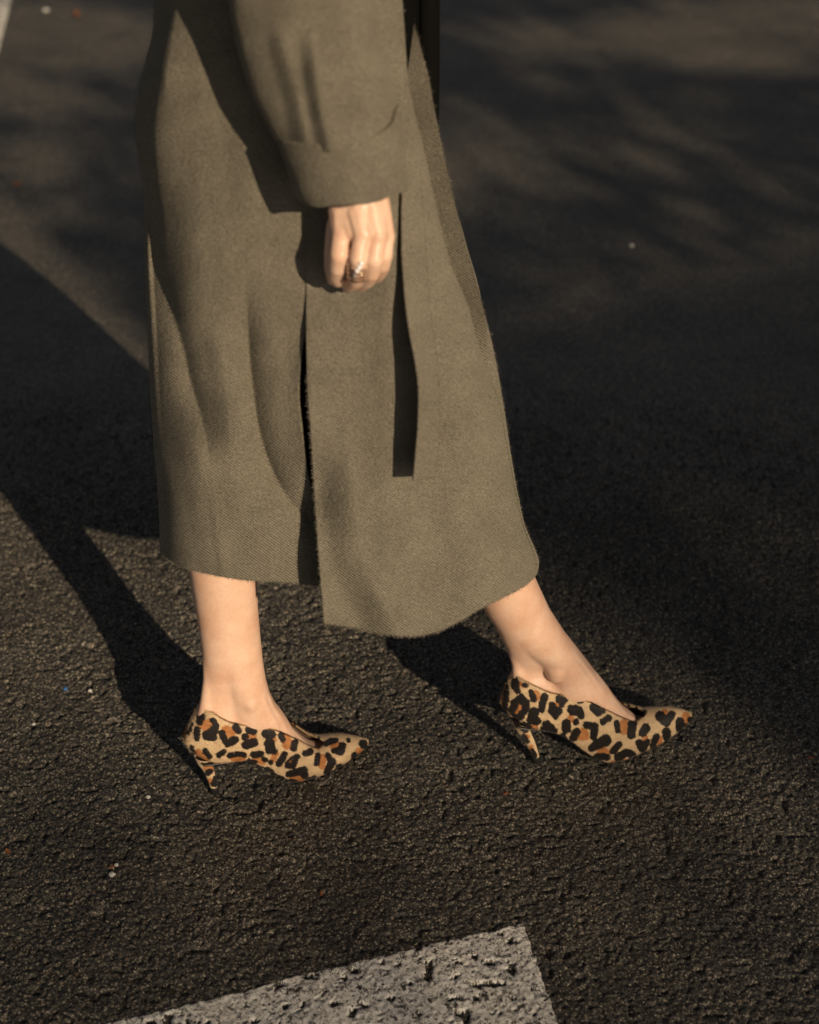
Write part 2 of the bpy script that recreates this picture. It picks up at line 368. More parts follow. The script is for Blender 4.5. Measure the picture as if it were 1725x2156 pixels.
def panel(name, ya, ufn, na, hem, side, mat, far=True, nb=34, amap=None):
    a = np.linspace(0, 1, na)[None, :]
    hv_guess = hem(a)                       # hem row value along the panel
    Vv = V0 + T * (hv_guess - V0)
    Uu = ufn(a, Vv)
    Yy = ya(Uu, Vv); P = at(Uu, Vv, Yy); UV = np.stack([Uu / 2000, Vv / 2000], -1)
    if far:
        k = 0 if side < 0 else -1
        Fp = far_loop(Vv[:, k], P[:, k, 2], side, nb)
        if side > 0: Fp[..., 0] -= (.010 * np.exp(-np.arange(nb - 1) / 12.))[None, :]
        uf = (UV[:, k, 0][:, None] + side * np.linspace(0, .3, nb)[1:][None, :]); UF = np.stack([uf, np.repeat(UV[:, k, 1][:, None], nb - 1, 1)], -1)
        if side < 0: P = np.concatenate([Fp[:, ::-1], P], 1); UV = np.concatenate([UF[:, ::-1], UV], 1)
        else: P = np.concatenate([P, Fp], 1); UV = np.concatenate([UV, UF], 1)
    nc = P.shape[1]
    o = mesh_np(name, P.reshape(-1, 3), gridf(NR, nc)[:, ::-1], [mat, M['lining']], uv=UV.reshape(-1, 2))
    so = o.modifiers.new('thickness', 'SOLIDIFY'); so.thickness = .0028; so.offset = -1; so.material_offset = 1; so.material_offset_rim = 0
    adopt(o); return o, P, UV
# rear panel
hr_u = lambda a: 337 + a * (690 - 337)
rear, PR, UVR = panel('coat_back_panel', coat_rear_y, lambda a, v: L_(v) + a * (ER(v) - L_(v)), 190, lambda a: HR(hr_u(a)), -1, M['wool'])
hf_u = lambda a: 683 + a * (1137 - 683)
# front panel: left edge to the wrap edge
front, PF, UVF = panel('coat_front_panel', coat_front_y, lambda a, v: EF(v) + a * (Q_(v) - EF(v)), 210, lambda a: HF(np.minimum(hf_u(a), 1137)) - 2 * a, 1, M['wool'], far=False)
def wrap_y(u, v):
    q = Q_(v); r = R_(v); a = np.clip((u - q) / np.maximum(r - q, 14), -1, 1); yq = coat_y(np.minimum(q, r - 3), v) + .010
    k = sm(950 - v, 0, 300)
    yk = yq + .036 - .008 * np.clip(a, 0, 1)
    return k * yk + (1 - k) * (coat_y(u, v) + .006 * sm(r - u, 0, 20))
# wrap panel that carries on round the front of the body
wrap, PW, UVW = panel('coat_wrap_panel', wrap_y, lambda a, v: (Q_(v) - 40) + a * (R_(v) - Q_(v) + 40), 60, lambda a: HF(1094 + a * 43) - 6, 1, M['wool'])

# belt end hanging in front of the coat
bl = cur([(845, 330), (848, 405), (848, 520), (851, 580), (857, 645), (867, 710), (879, 770), (885, 830), (883, 900), (878, 960), (873, 1013)])
br = cur([(885, 330), (890, 405), (897, 520), (903, 600), (911, 680), (920, 760), (926, 840), (927, 900), (923, 960), (918, 1004)])
vv = np.linspace(340, 1, 200)[:, None]; tt = np.linspace(0, 1, 200)[:, None]; aa = np.linspace(0, 1, 16)[None, :]
VB = 340 + tt * ((1013 - 9 * aa) - 340); UB = bl(VB) + aa * (br(VB) - bl(VB))
off = fx([(340, .004), (405, .006), (560, .012), (700, .034), (830, .046), (930, .044), (1013, .040)])
YB = coat_front_y(UB, VB) - off(VB) * (1 - .6 * aa) - .002
PB = at(UB, VB, YB)
belt = mesh_np('belt', PB.reshape(-1, 3), gridf(200, 16)[:, ::-1], M['wool'], uv=np.stack([UB / 2000, VB / 2000], -1).reshape(-1, 2))
so = belt.modifiers.new('thickness', 'SOLIDIFY'); so.thickness = .003; so.offset = -1; adopt(belt)

# sleeve and cuff
SL = cur([(452, -150), (470, -60), (480, 0), (497, 90), (528, 190), (553, 245), (575, 285), (592, 312)])
SR = cur([(770, -150), (778, -60), (788, 0), (806, 90), (822, 160), (836, 210), (840, 240), (838, 300)])
SY = cur([(-.232, -150), (-.229, 0), (-.228, 200), (-.231, 300), (-.235, 440)])
SFO = [(cur([(585, 0), (606, 120), (632, 220), (650, 320)]), .009, 40, 60, (20, 420), 130), (cur([(650, 0), (664, 120), (678, 220), (695, 300), (702, 340)]), .014, 36, 90, (20, 440), 150), (cur([(742, -60), (756, 80), (770, 220), (780, 300)]), .004, 60, 70, (-80, 400), 120)]
def tube(name, Lf, Rf, top, bot, nr, nc, ry, mat, yoff=0, fold=True, closed=False, thick=.0026):
    s = np.linspace(0, 1, nr)[:, None]; g = np.linspace(-1, 1, nc)[None, :]
    gg = np.sin(g * math.pi / 2)
    a = (gg + 1) / 2
    Vv = top(a) + s * (bot(a) - top(a)); Uu = Lf(Vv) + a * (Rf(Vv) - Lf(Vv))
    yy = SY(Vv) + yoff; ryv = ry(s) if callable(ry) else ry
    Y = yy - ryv * np.sqrt(np.maximum(0, 1 - gg**2))
    if fold:
        for c, A, w1, w2, (v0, v1), fd in SFO:
            d = Uu - c(Vv); fv = sm(Vv, v0, v0 + fd) * (1 - sm(Vv, v1 - fd, v1))
            Y = Y - A * fv * np.where(d >= 0, np.exp(-np.maximum(d, 0) / w2), sm(1 + d / w1)) * sm(1 - np.abs(gg), 0, .15)
    Y = Y - .0018 * fbm(Uu / 60, Vv / 90, 2, 90) * sm(1 - np.abs(gg), 0, .15)
    P = at(Uu, Vv, Y); UV = np.stack([Uu / 2000, Vv / 2000], -1)
    # far half
    lz = P[:, :1, 2]; rz = P[:, -1:, 2]; lx = P[:, :1, 0]; rx = P[:, -1:, 0]
    th = np.linspace(math.pi, 0, nc // 2)[1:-1][::-1][None, :]
    X = (lx + rx) / 2 + (rx - lx) / 2 * np.cos(th); fr = (X - lx) / (rx - lx)
    Z = lz + fr * (rz - lz); Yf = (yy.mean(1, keepdims=True)) + ryv * np.sin(th)
    Pf = np.stack([X, Yf + 0 * X, Z], -1); UVf = np.stack([.6 + X, Z], -1)
    P = np.concatenate([P, Pf], 1); UV = np.concatenate([UV, UVf], 1)
    o = mesh_np(name, P.reshape(-1, 3), gridf(nr, P.shape[1], True)[:, ::-1], [mat, M['lining']], uv=UV.reshape(-1, 2))
    so = o.modifiers.new('thickness', 'SOLIDIFY'); so.thickness = thick; so.offset = -1; so.material_offset = 1; so.material_offset_rim = 0
    adopt(o); return o
ctop = lambda a: fx([(-.05, 298), (0, 299), (.35, 306), (.6, 298), (.8, 283), (.93, 262), (1.0, 222)])(a)
cbot = lambda a: fx([(0, 420), (.05, 430), (.15, 437), (.35, 431), (.55, 431), (.72, 425), (.85, 412), (1.0, 402)])(a)
sleeve = tube('sleeve', SL, SR, lambda a: -150 + 0 * a, lambda a: ctop(a) + 14, 200, 110, lambda s: .052 - .008 * s, M['wool'])
CL = cur([(572, 260), (585, 298), (602, 350), (619, 400), (638, 438)])
CR = cur([(846, 215), (851, 280), (856, 340), (860, 405), (860, 440)])
cuff = tube('sleeve_cuff', CL, CR, ctop, cbot, 90, 110, .050, M['wool'], fold=False, thick=.006, yoff=-.006)

# ------------------------------------------------------------------ remeshed organic shapes
def sph_chain(bm, pts, sub=2, n=None):
    for (p, r), (q, s) in zip(pts, pts[1:]):
        p = Vector(p); q = Vector(q); L = (p - q).length; k = n or max(2, int(L / (min(r, s) * .35)) + 1)
        for i in range(k + 1):
            t = i / k; bmesh.ops.create_icosphere(bm, subdivisions=sub, radius=r + (s - r) * t, matrix=Matrix.Translation(p.lerp(q, t)))
def bm_rings(bm, rings):
    """closed loft with caps; rings: list of lists of points"""
    R = [[bm.verts.new(p) for p in r] for r in rings]; n = len(R[0])
    for a, b in zip(R, R[1:]):
        for i in range(n): bm.faces.new((a[i], a[(i + 1) % n], b[(i + 1) % n], b[i]))
    bm.faces.new(R[0][::-1]); bm.faces.new(R[-1])
def remesh(bm, voxel, smooth=6):
    me = bpy.data.meshes.new('tmp'); bmesh.ops.recalc_face_normals(bm, faces=bm.faces); bm.to_mesh(me); bm.free()
    o = bpy.data.objects.new('tmp', me); COL.objects.link(o)
    m = o.modifiers.new('r', 'REMESH'); m.mode = 'VOXEL'; m.voxel_size = voxel; m.use_smooth_shade = True
    if smooth: k = o.modifiers.new('s', 'SMOOTH'); k.factor = .5; k.iterations = smooth
    dg = bpy.context.evaluated_depsgraph_get(); ev = o.evaluated_get(dg); res = bpy.data.meshes.new_from_object(ev)
    bpy.data.objects.remove(o); bpy.data.meshes.remove(me); return res

# ------------------------------------------------------------------ shoes
CREAM = np.array([.56, .40, .235]); BLK = np.array([.013, .0095, .0085]); BRN = np.array([.40, .165, .055])
def z2(L, ox, oy, k): return [[((ox + x * k) * .5264, (oy + y * k) * .5264, r * k * .5264) for x, y, r in c] for c in L]
BK_B = z2([[(225,460,35),(215,510,28)],[(135,540,20),(120,600,18)],[(195,580,25),(190,650,22)],[(330,500,20),(355,540,18),(335,590,35),(280,630,38),(330,640,30)],
 [(405,610,24),(430,670,24),(460,695,30),(520,665,28)],[(530,560,28),(550,590,24)],[(635,580,26),(680,595,24)],[(605,640,26)],[(610,710,32),(680,690,36)],[(790,615,36),(835,620,32)],
 [(815,700,42),(820,750,35),(860,765,20)],[(915,630,22),(930,665,18)],[(1035,690,24),(1025,740,24)],[(1125,785,22),(1165,770,26)],[(1230,800,18),(1225,870,20)],[(1320,800,20),(1355,860,34),(1310,940,22)],
 [(1300,700,20),(1350,675,22),(1390,670,18)],[(1445,720,30),(1430,765,30),(1370,760,20)],[(1495,668,16)],[(1625,705,34)],[(1550,800,22),(1540,840,14)],[(950,790,22),(900,870,26)],
 [(1055,810,20),(1020,890,26),(960,890,12)],[(1010,820,8),(960,870,8)],[(980,965,22),(1060,940,28),(1110,930,30),(1120,975,26)],[(1200,1000,22),(1150,1025,22)],[(1000,1030,26),(1070,1050,22)],
 [(1425,910,30),(1380,950,16)],[(145,725,12),(170,790,14)],[(260,760,18),(300,810,16)],[(425,765,16),(380,800,20)],[(475,800,18),(540,785,16),(600,800,16)],[(680,795,24),(740,790,24)],
 [(770,835,16),(790,838,12)],[(830,862,18)],[(640,850,14),(700,860,10)],[(800,920,16),(840,940,12)],[(900,990,14),(930,1000,14)],[(290,875,12),(330,872,8)],[(285,950,24),(310,945,16)],[(350,1000,20),(340,1040,26)],[(1230,660,18),(1240,690,10)]], 700, 2650, 800/1725)
BK_N = z2([[(240,540,30),(300,520,28),(280,570,25)],[(440,580,28),(490,600,35),(490,640,20)],[(640,630,20),(680,640,22)],[(810,660,25),(850,665,20)],[(960,650,26),(970,710,34),(1000,690,20)],
 [(870,790,22),(845,840,18)],[(985,860,20),(1000,890,16)],[(1280,820,26),(1270,890,26)],[(1370,715,28),(1400,710,22)],[(1590,760,22),(1600,800,14)],[(1010,1000,22),(1090,1010,22)],
 [(200,780,30),(230,810,25),(290,830,10)],[(500,830,16),(590,830,14)],[(700,840,22),(760,855,20)],[(280,905,30),(320,915,26)],[(305,1020,18)]], 700, 2650, 800/1725)
FR_B = z2([[(165,140,22),(170,190,30),(190,235,20)],[(95,200,18),(90,330,20),(85,400,10)],[(110,445,14),(120,465,12)],[(215,300,36),(165,340,36),(150,395,28),(200,440,36),(250,380,30),(255,330,28)],
 [(320,410,38),(300,470,34),(345,480,28)],[(295,240,16),(320,300,24)],[(410,280,24),(390,340,26),(388,395,14)],[(240,185,12),(265,190,12)],[(530,300,30),(575,310,18),(550,350,18)],
 [(470,350,24),(480,395,38),(520,400,30),(500,440,24)],[(640,390,40),(690,400,36),(710,440,22)],[(820,370,38),(850,410,28),(885,400,20)],[(690,320,14),(720,322,8)],[(590,500,34),(590,545,34)],
 [(665,490,22)],[(670,570,28),(640,620,28)],[(755,515,28),(820,520,26),(810,610,26)],[(890,485,24),(935,455,24)],[(1000,490,16),(1010,560,18)],[(1130,510,34),(1120,600,26)],[(1240,540,34),(1215,575,32)],
 [(1185,660,26),(1215,700,30),(1250,650,22)],[(1360,440,36),(1410,490,30),(1450,430,28)],[(1520,480,26),(1520,540,28),(1560,520,18)],[(1605,470,20),(1610,500,14)],[(1325,610,24),(1300,690,20)],
 [(1410,570,32),(1415,620,28)],[(1020,670,22),(980,720,26),(960,730,12)],[(910,640,44),(850,670,34),(800,700,28)],[(840,775,26),(920,775,24)],[(1010,780,28),(1080,740,26),(1130,760,28),(1130,785,14)],
 [(430,510,32),(460,540,34),(490,560,20),(390,540,12)],[(560,600,16),(580,620,12)],[(240,505,12),(290,525,10)],[(225,545,14),(255,560,12)],[(235,600,14),(270,650,14)],[(310,720,12),(325,765,18)],[(1230,405,16),(1215,425,14)]], 1980, 2650, 840/1725)
FR_N = z2([[(200,370,16),(185,400,10)],[(205,175,14),(230,190,12)],[(340,260,20),(360,290,16),(320,240,10)],[(510,340,14),(520,360,8)],[(620,450,18),(635,480,14)],[(300,510,10),(340,530,10)],
 [(730,560,22),(750,610,24),(700,620,14)],[(1060,500,28),(1060,560,28)],[(820,345,10)],[(1240,620,16),(1225,650,12)],[(1400,410,22)],[(1570,440,26),(1575,500,14)],[(1360,630,18),(1350,680,16)],
 [(880,720,34),(920,735,20)],[(1050,790,20),(1000,815,14),(960,830,12)],[(430,560,8)],[(60,300,10)],[(270,610,14)],[(300,690,14),(290,720,8)]], 1980, 2650, 840/1725)
FR_HOLE = z2([[(205,350,9),(205,375,14),(178,408,9)]], 1980, 2650, 840/1725)
def sdf(u, v, chains):
    d = np.full(u.shape, 99.0)
    for c in chains:
        c = c if len(c) > 1 else c + c
        for (x0, y0, r0), (x1, y1, r1) in zip(c, c[1:]):
            dx, dy = x1 - x0, y1 - y0; L2 = dx * dx + dy * dy + 1e-9
            t = np.clip(((u - x0) * dx + (v - y0) * dy) / L2, 0, 1)
            d = np.minimum(d, np.hypot(u - x0 - t * dx, v - y0 - t * dy) - (r0 + t * (r1 - r0)))
    return d
def leo_col(P, loc, near, BB, NN, hole=None):
    u, v = proj(P)
    jn = .7 * vnoise(u / 1.2, v / 1.2, 4) + 1.0 * vnoise(u / 3.2, v / 3.2, 5) + .9 * vnoise(u / 9, v / 9, 6)
    db = sdf(u, v, BB) + jn; dn = sdf(u, v, NN) + jn
    x, y, z = loc[:, 0], loc[:, 1], loc[:, 2]
    s = 46.0; a = (x + .006 * vnoise(x * 90, z * 90, 3)) * s; b = (z * 1.0 + y * .7 + .006 * vnoise(x * 90 + 7, z * 90, 4)) * s
    f1, f2, i1 = worley(a, b, 15); ang = vnoise(a * 3, b * 3, 9)
    pb = np.where((np.abs(f1 - .30) < .11) & (ang > -.45), -1.0, 1.0); pn = np.where(f1 < .22, -1.0, 1.0)
    db = np.where(near, db - 1.9, pb); dn = np.where(near, dn - 1.9, pn)
    cb = sm(-db, -.5, .7)[:, None]; cn = sm(-dn, -.7, .9)[:, None]
    c = CREAM * (1 + .10 * vnoise(x * 120, z * 260, 21))[:, None] * (1 - cn) + BRN * (1 + .15 * vnoise(x * 200, z * 300, 22))[:, None] * cn
    c = c * (1 - cb) + BLK * cb
    if hole is not None:
        ch = (sm(-(sdf(u, v, hole) + jn), -.5, .7) * near)[:, None]; c = c * (1 - ch) + BRN * ch
    return c

def make_shoe(O, yaw, X0, X1, zb, zt, W, xT, backp, heel, BB, NN, hole, soleoff, lateral=1.0):
    ca, sa = math.cos(yaw), math.sin(yaw); e = np.array([ca, sa, 0]); n = np.array([sa, -ca, 0]); O = np.array([O[0], O[1], 0.0])
    def wld(x, w_, z): return O + x[..., None] * e + w_[..., None] * n + z[..., None] * np.array([0, 0, 1.0])
    ns, nq = 400, 76
    s = (1 - np.cos(np.linspace(0, math.pi, ns))) / 2; s = .55 * s + .45 * np.linspace(0, 1, ns)
    xn = X0 + (X1 - X0) * s
    q = np.concatenate([np.linspace(0, 1, nq), np.linspace(1, 0, nq)[0:]])
    side = np.concatenate([np.ones(nq), -np.ones(nq)])
    XN = xn[:, None] + 0 * q[None, :]; Qq = q[None, :] + 0 * XN
    phi = Qq * math.pi / 2
    op = np.clip((xT - XN) / .105, 0, 1); op = 1 - (1 - op)**3; wt = .80 * W(XN) * np.sqrt(op)
    w_ = wt + (W(XN) - wt) * np.cos(phi); w_ = w_ * (1 - .20 * (1 - Qq)**4) 
    endr = np.sqrt(np.clip((XN - X0) / .028, 0, 1)); endr = endr * (2 - endr) if False else endr
    z = zb(XN) + (zt(XN) - zb(XN)) * np.sin(phi)**(.8 + .35 * op)
    kb = np.clip(1 - (XN - X0) / .055, 0, 1)**1.3
    x = XN + backp(np.sin(phi)) * kb
    sd = side[None, :]
    loc = np.stack([x, w_ * sd, z], -1).reshape(-1, 3)
    P = wld(loc[:, 0], loc[:, 1], loc[:, 2])
    near = ((sd + 0 * XN) > 0) | ((XN > xT - .004) & (Qq > .45)); near = near.reshape(-1)
    col = leo_col(P, loc, near, BB, NN, hole)
    root = empty('shoe', tuple(O)); adopt(root)
    F = gridf(ns, 2 * nq)
    keep = np.ones((ns - 1, 2 * nq - 1), bool); keep[:, nq - 1] = (xn[:-1] > xT)          # open the top
    F = F[keep.reshape(-1)][:, ::-1]
    up = mesh_np('upper', P, F, [M['leo'], M['inner']], col=col)
    so = up.modifiers.new('thickness', 'SOLIDIFY'); so.thickness = .0016; so.offset = -1; so.material_offset = 1; so.material_offset_rim = 0; so.use_rim = True
    up.parent = root; up.matrix_parent_inverse = Matrix.Translation(-Vector(O))
    # sole
    ms = 120; xs = np.linspace(X0 + .016, X1 - .0012, ms)[:, None]; aa_ = np.linspace(-1, 1, 15)[None, :]
    ww = W(xs) * .80 * aa_ + 0 * xs; zz = zb(xs) - .0005 + 0 * ww; zl = zz - .0022 - .0006 * sm(xs, .05, .1)
    Pt = wld(xs + 0 * ww, ww, zz); Pb = wld(xs + 0 * ww, ww * .97, np.maximum(zl, .0008))
    Vt = np.concatenate([Pt.reshape(-1, 3), Pb.reshape(-1, 3)]); g1 = gridf(ms, 15); nn = ms * 15
    rimF = []
    idx = np.arange(nn).reshape(ms, 15)
    per = list(idx[:, 0]) + list(idx[-1, 1:]) + list(idx[-2::-1, -1]) + list(idx[0, -2:0:-1])
    for i in range(len(per)): a, b = per[i], per[(i + 1) % len(per)]; rimF.append((a, b, b + nn, a + nn))
    so_ = mesh_np('sole', Vt, np.concatenate([g1, g1[:, ::-1] + nn, np.array(rimF)]), M['sole'])
    so_.parent = root; so_.matrix_parent_inverse = Matrix.Translation(-Vector(O))
    # heel
    hz = np.linspace(0, 1, 70); cx, rx, ry = heel
    top = .0705 + soleoff; z_h = .0116 + (top - .0116) * hz; th = np.linspace(0, 2 * math.pi, 40, endpoint=False)
    hx = cx(z_h)[:, None] + rx(z_h)[:, None] * np.cos(th) * np.where(np.cos(th) > 0, .85, 1); hy = ry(z_h)[:, None] * np.sin(th); hzz = z_h[:, None] + 0 * hx
    lc = np.stack([hx, hy, hzz], -1).reshape(-1, 3); PH = wld(lc[:, 0], lc[:, 1], lc[:, 2])
    hc = leo_col(PH, lc, lc[:, 1] > -.003, BB, NN)
    frontf = (np.cos(th) > .62)[None, :] & (hzz < 9); hc = np.where(frontf.reshape(-1)[:, None], BLK * 1.2, hc)
    hl = mesh_np('heel', PH, gridf(70, 40, True), M['leo'], col=hc); hl.parent = root; hl.matrix_parent_inverse = Matrix.Translation(-Vector(O))
    tz = np.array([0.0006, .0012, .0098, .0118]); tr = np.array([.9, 1.08, 1.06, 1.0])
    tx = cx(np.maximum(tz, .004))[:, None] + rx(np.full(4, .008))[:, None] * tr[:, None] * np.cos(th); ty = ry(np.full(4, .008))[:, None] * tr[:, None] * np.sin(th)
    tp = wld(tx, ty, tz[:, None] + 0 * tx).reshape(-1, 3); tp = np.concatenate([tp, wld(cx(np.array([.004])), np.zeros(1), np.array([.0006]))])
    ft = [tuple(f) for f in gridf(4, 40, True)] + [(i, 160, 160, (i + 1) % 40) for i in range(0)]
    tip = mesh_np('heel_tip', tp[:-1], np.array(ft), M['rubber']); tip.parent = hl
    bmx = bmesh.new(); bmx.from_mesh(tip.data); bmesh.ops.holes_fill(bmx, edges=[e_ for e_ in bmx.edges if e_.is_boundary]); bmx.to_mesh(tip.data); bmx.free()
    # short fur standing off the surface
    Pn = P.reshape(ns, 2 * nq, 3); dS = np.gradient(Pn, axis=0); dQ = np.gradient(Pn, axis=1); N = np.cross(dS, dQ); N /= (np.linalg.norm(N, axis=-1, keepdims=True) + 1e-12)
    cen = wld(xn, 0 * xn, (zb(xn) + zt(xn)) / 2)[:, None, :]; sg = np.sign(((Pn - cen) * N).sum(-1, keepdims=True)); N = (N * sg).reshape(-1, 3)
    tS = (dS / (np.linalg.norm(dS, axis=-1, keepdims=True) + 1e-12)).reshape(-1, 3)
    nh = 46000; pi = rng.integers(0, len(P), nh)
    area = (np.linalg.norm(np.cross(dS, dQ), axis=-1)).reshape(-1); pr_ = area / area.sum(); pi = rng.choice(len(P), nh, p=pr_)
    edge = (q > .985)[None, :] & (xn < xT)[:, None] & (q > 0)[None, :]; ei = np.nonzero(edge.reshape(-1))[0]
    be = np.nonzero((((q < .02)[None, :]) & (xn > -9)[:, None]).reshape(-1))[0]
    pi = np.concatenate([pi, rng.choice(ei, 1800), rng.choice(be, 1500)]); nh = len(pi)
    ln_ = rng.uniform(.0016, .0034, nh)[:, None]; ln_[-3300:] *= 1.35
    jit = rng.normal(0, .0006, (nh, 3)); b0 = P[pi] + jit - N[pi] * .0002
    dr = -tS[pi] * 1.0 + N[pi] * rng.uniform(.12, .55, nh)[:, None] + rng.normal(0, .22, (nh, 3)); dr[-3300:-1500, 2] += .5; dr /= np.linalg.norm(dr, axis=1, keepdims=True)
    sdv = np.cross(dr, N[pi]); sdv /= (np.linalg.norm(sdv, axis=1, keepdims=True) + 1e-9); wd = .00019
    Vh = np.stack([b0 - sdv * wd, b0 + sdv * wd, b0 + dr * ln_], 1).reshape(-1, 3); Fh = np.arange(nh * 3).reshape(-1, 3)
    ch = np.repeat(col[pi] * rng.uniform(.75, 1.25, nh)[:, None], 3, 0)
    fu = mesh_np('fur', Vh, Fh, M['fur'], col=ch, smooth=False); fu['kind'] = 'stuff'; fu.parent = up
    return root, wld
# back shoe (right foot)
OB = (-.247, -.089); YB_ = math.radians(25)
zbB = fx([(-.035, .071), (-.018, .066), (0, .064), (.033, .059), (.050, .047), (.063, .036), (.084, .015), (.100, .0048), (.115, .0032), (.138, .0032), (.170, .0042), (.193, .0062), (.213, .0085)])
ztB = fx([(-.035, .141), (-.015, .141), (.001, .1335), (.034, .115), (.073, .096), (.106, .068), (.125, .047), (.138, .035), (.150, .032), (.174, .030), (.195, .022), (.213, .0125)])
WB_ = fx([(-.035, .0), (-.0335, .007), (-.030, .0135), (-.022, .0205), (-.010, .0255), (.02, .0285), (.05, .030), (.08, .034), (.105, .0375), (.13, .0375), (.16, .031), (.185, .021), (.203, .0115), (.2105, .0058), (.213, 0)])
bpB = fx([(0, .019), (.12, .010), (.4, 0), (.7, .008), (1, .0265)])
heelB = (fx([(0, -.001), (.01, -.0015), (.04, -.006), (.056, -.0095), (.066, -.008), (.08, -.006)]), fx([(0, .0056), (.01, .0057), (.04, .0082), (.055, .0115), (.063, .0150), (.08, .020)]), fx([(0, .0048), (.03, .0055), (.055, .0095), (.064, .015), (.08, .021)]))
shoeB, wB = make_shoe(OB, YB_, -.035, .213, zbB, ztB, WB_, .1490, bpB, heelB, BK_B, BK_N, None, -.002)
# front shoe (left foot), toe still lifted
OF = (.166, -.03); YF_ = math.radians(14)
zbF = fx([(-.052, .088), (-.031, .079), (-.012, .074), (.006, .069), (.020, .062), (.035, .050), (.055, .030), (.075, .0135), (.090, .0068), (.105, .0062), (.135, .0115), (.162, .0150), (.189, .022), (.213, .036)])
ztF = fx([(-.052, .151), (-.044, .152), (-.027, .147), (.009, .129), (.050, .113), (.085, .090), (.112, .068), (.130, .056), (.149, .056), (.174, .0555), (.195, .050), (.213, .0405)])
WF_ = fx([(-.052, .0), (-.0505, .007), (-.047, .0135), (-.039, .0205), (-.027, .0255), (.003, .0285), (.035, .031), (.06, .035), (.088, .0385), (.115, .0375), (.150, .030), (.180, .0190), (.201, .0100), (.2103, .0052), (.213, 0)])
bpF = fx([(0, .020), (.12, .010), (.4, 0), (.7, .005), (1, .0165)])
heelF = (fx([(0, 0), (.01, -.001), (.04, -.0105), (.063, -.0195), (.073, -.020), (.09, -.018)]), fx([(0, .0056), (.01, .0057), (.04, .0086), (.060, .0115), (.070, .0150), (.09, .020)]), fx([(0, .0048), (.03, .0055), (.06, .0095), (.072, .016), (.09, .021)]))
shoeF, wF = make_shoe(OF, YF_, -.052, .213, zbF, ztF, WF_, .1440, bpF, heelF, FR_B, FR_N, FR_HOLE, .008)

# ------------------------------------------------------------------ legs and feet
def plane_pt(O, yaw, u, v, w_):
    n = np.array([math.sin(yaw), -math.cos(yaw), 0]); r = FW + (u - 862.5) / FP * np.array([1, 0, 0]) - (v - 1078.0) / FP * UP
    A = CP - np.array([O[0], O[1], 0]); t = (w_ - A @ n) / (r @ n); return CP + r * t
def leg_foot(O, yaw, pairs, foot, tendon, mall, wfun, zbf, up):
    n = np.array([math.sin(yaw), -math.cos(yaw), 0]); bm = bmesh.new()
    rings = []; rings2 = []
    for (a, b, ry, ry2, sh) in pairs:
        A = plane_pt(O, yaw, *a, 0); B = plane_pt(O, yaw, *b, 0); th = np.linspace(0, 2 * math.pi, 40, endpoint=False)
        def ring(A, B, ry): c = (A + B) / 2; h = (B - A) / 2; return [tuple(c + h * math.cos(t) + n * ry * math.sin(t)) for t in th]
        rings.append(ring(A, B, ry)); A2 = A + (B - A) * sh; rings2.append(ring(A2, B, ry2))
    bm_rings(bm, rings); 
    bm_rings(bm, rings2)
    # upper leg towards the hip
    c0 = Vector(np.mean(rings[0], 0)); r0 = .050
    sph_chain(bm, [(tuple(c0), r0)] + up, 2)
    e = np.array([math.cos(yaw), math.sin(yaw), 0]); OO = np.array([O[0], O[1], 0])
    fr = []
    for x, zt_, kw, tw in foot:
        zb_ = zbf(x) + .0035; Wf = float(wfun(x)) * kw; h = zt_ - zb_; ringp = []
        for t in np.linspace(0, 2 * math.pi, 44, endpoint=False):
            c, s = math.cos(t), math.sin(t); up_ = (s + 1) / 2
            ww = Wf * (1 - tw * up_**1.2) * np.sign(c) * abs(c)**.85
            ringp.append(tuple(OO + e * x + n * ww + np.array([0, 0, zb_ + h * up_])))
        fr.append(ringp)
    bm_rings(bm, fr)
    for tt_, rr_ in ((.62, .0032), (1.02, .0034)):                      # tendons running over the instep to the toes
        ch = []
        for (a, b, ry, ry2, sh) in pairs[-4:]:
            A = plane_pt(O, yaw, *a, 0); B = plane_pt(O, yaw, *b, 0); A2 = A + (B - A) * sh; c = (A2 + B) / 2
            ch.append((tuple(c + .935 * ((B - A2) / 2 * math.cos(tt_) + n * ry2 * math.sin(tt_))), rr_))
        for x, zt_, kw, tw in foot:
            if .078 < x < .136:
                zb_ = float(zbf(x)) + .0035; Wf = float(wfun(x)) * kw; sn = .90 if tt_ < .8 else .70; cs = math.sqrt(1 - sn * sn); up_ = (sn + 1) / 2
                ch.append((tuple(OO + e * x + n * Wf * (1 - tw * up_**1.2) * cs**.85 * .93 + np.array([0, 0, zb_ + (zt_ - zb_) * up_ - .0022])), rr_ * .9))
        sph_chain(bm, ch, 2)
    sph_chain(bm, [(tuple(plane_pt(O, yaw, u, v, w_)), r) for u, v, w_, r in tendon], 2)
    for (u, v, w_, r) in mall: sph_chain(bm, [(tuple(plane_pt(O, yaw, u, v, w_)), r), (tuple(plane_pt(O, yaw, u, v, w_) + np.array([0, 0, -.006])), r * .9)], 3)
    return remesh(bm, .0022, 9)
pairsB = [((388, 1060), (540, 1060), .043, .043, 0), ((393, 1120), (537, 1120), .040, .040, 0), ((400, 1205), (537, 1205), .037, .037, 0), ((409, 1260), (540, 1260), .034, .034, 0), ((419, 1320), (545, 1320), .031, .030, 0),
          ((427, 1380), (551, 1380), .027, .029, .1), ((430, 1420), (557, 1420), .022, .029, .2), ((431, 1450), (565, 1450), .018, .029, .28), ((429, 1475), (577, 1475), .017, .029, .3), ((426, 1500), (594, 1496), .018, .028, .28), ((424, 1530), (612, 1524), .018, .024, .2)]
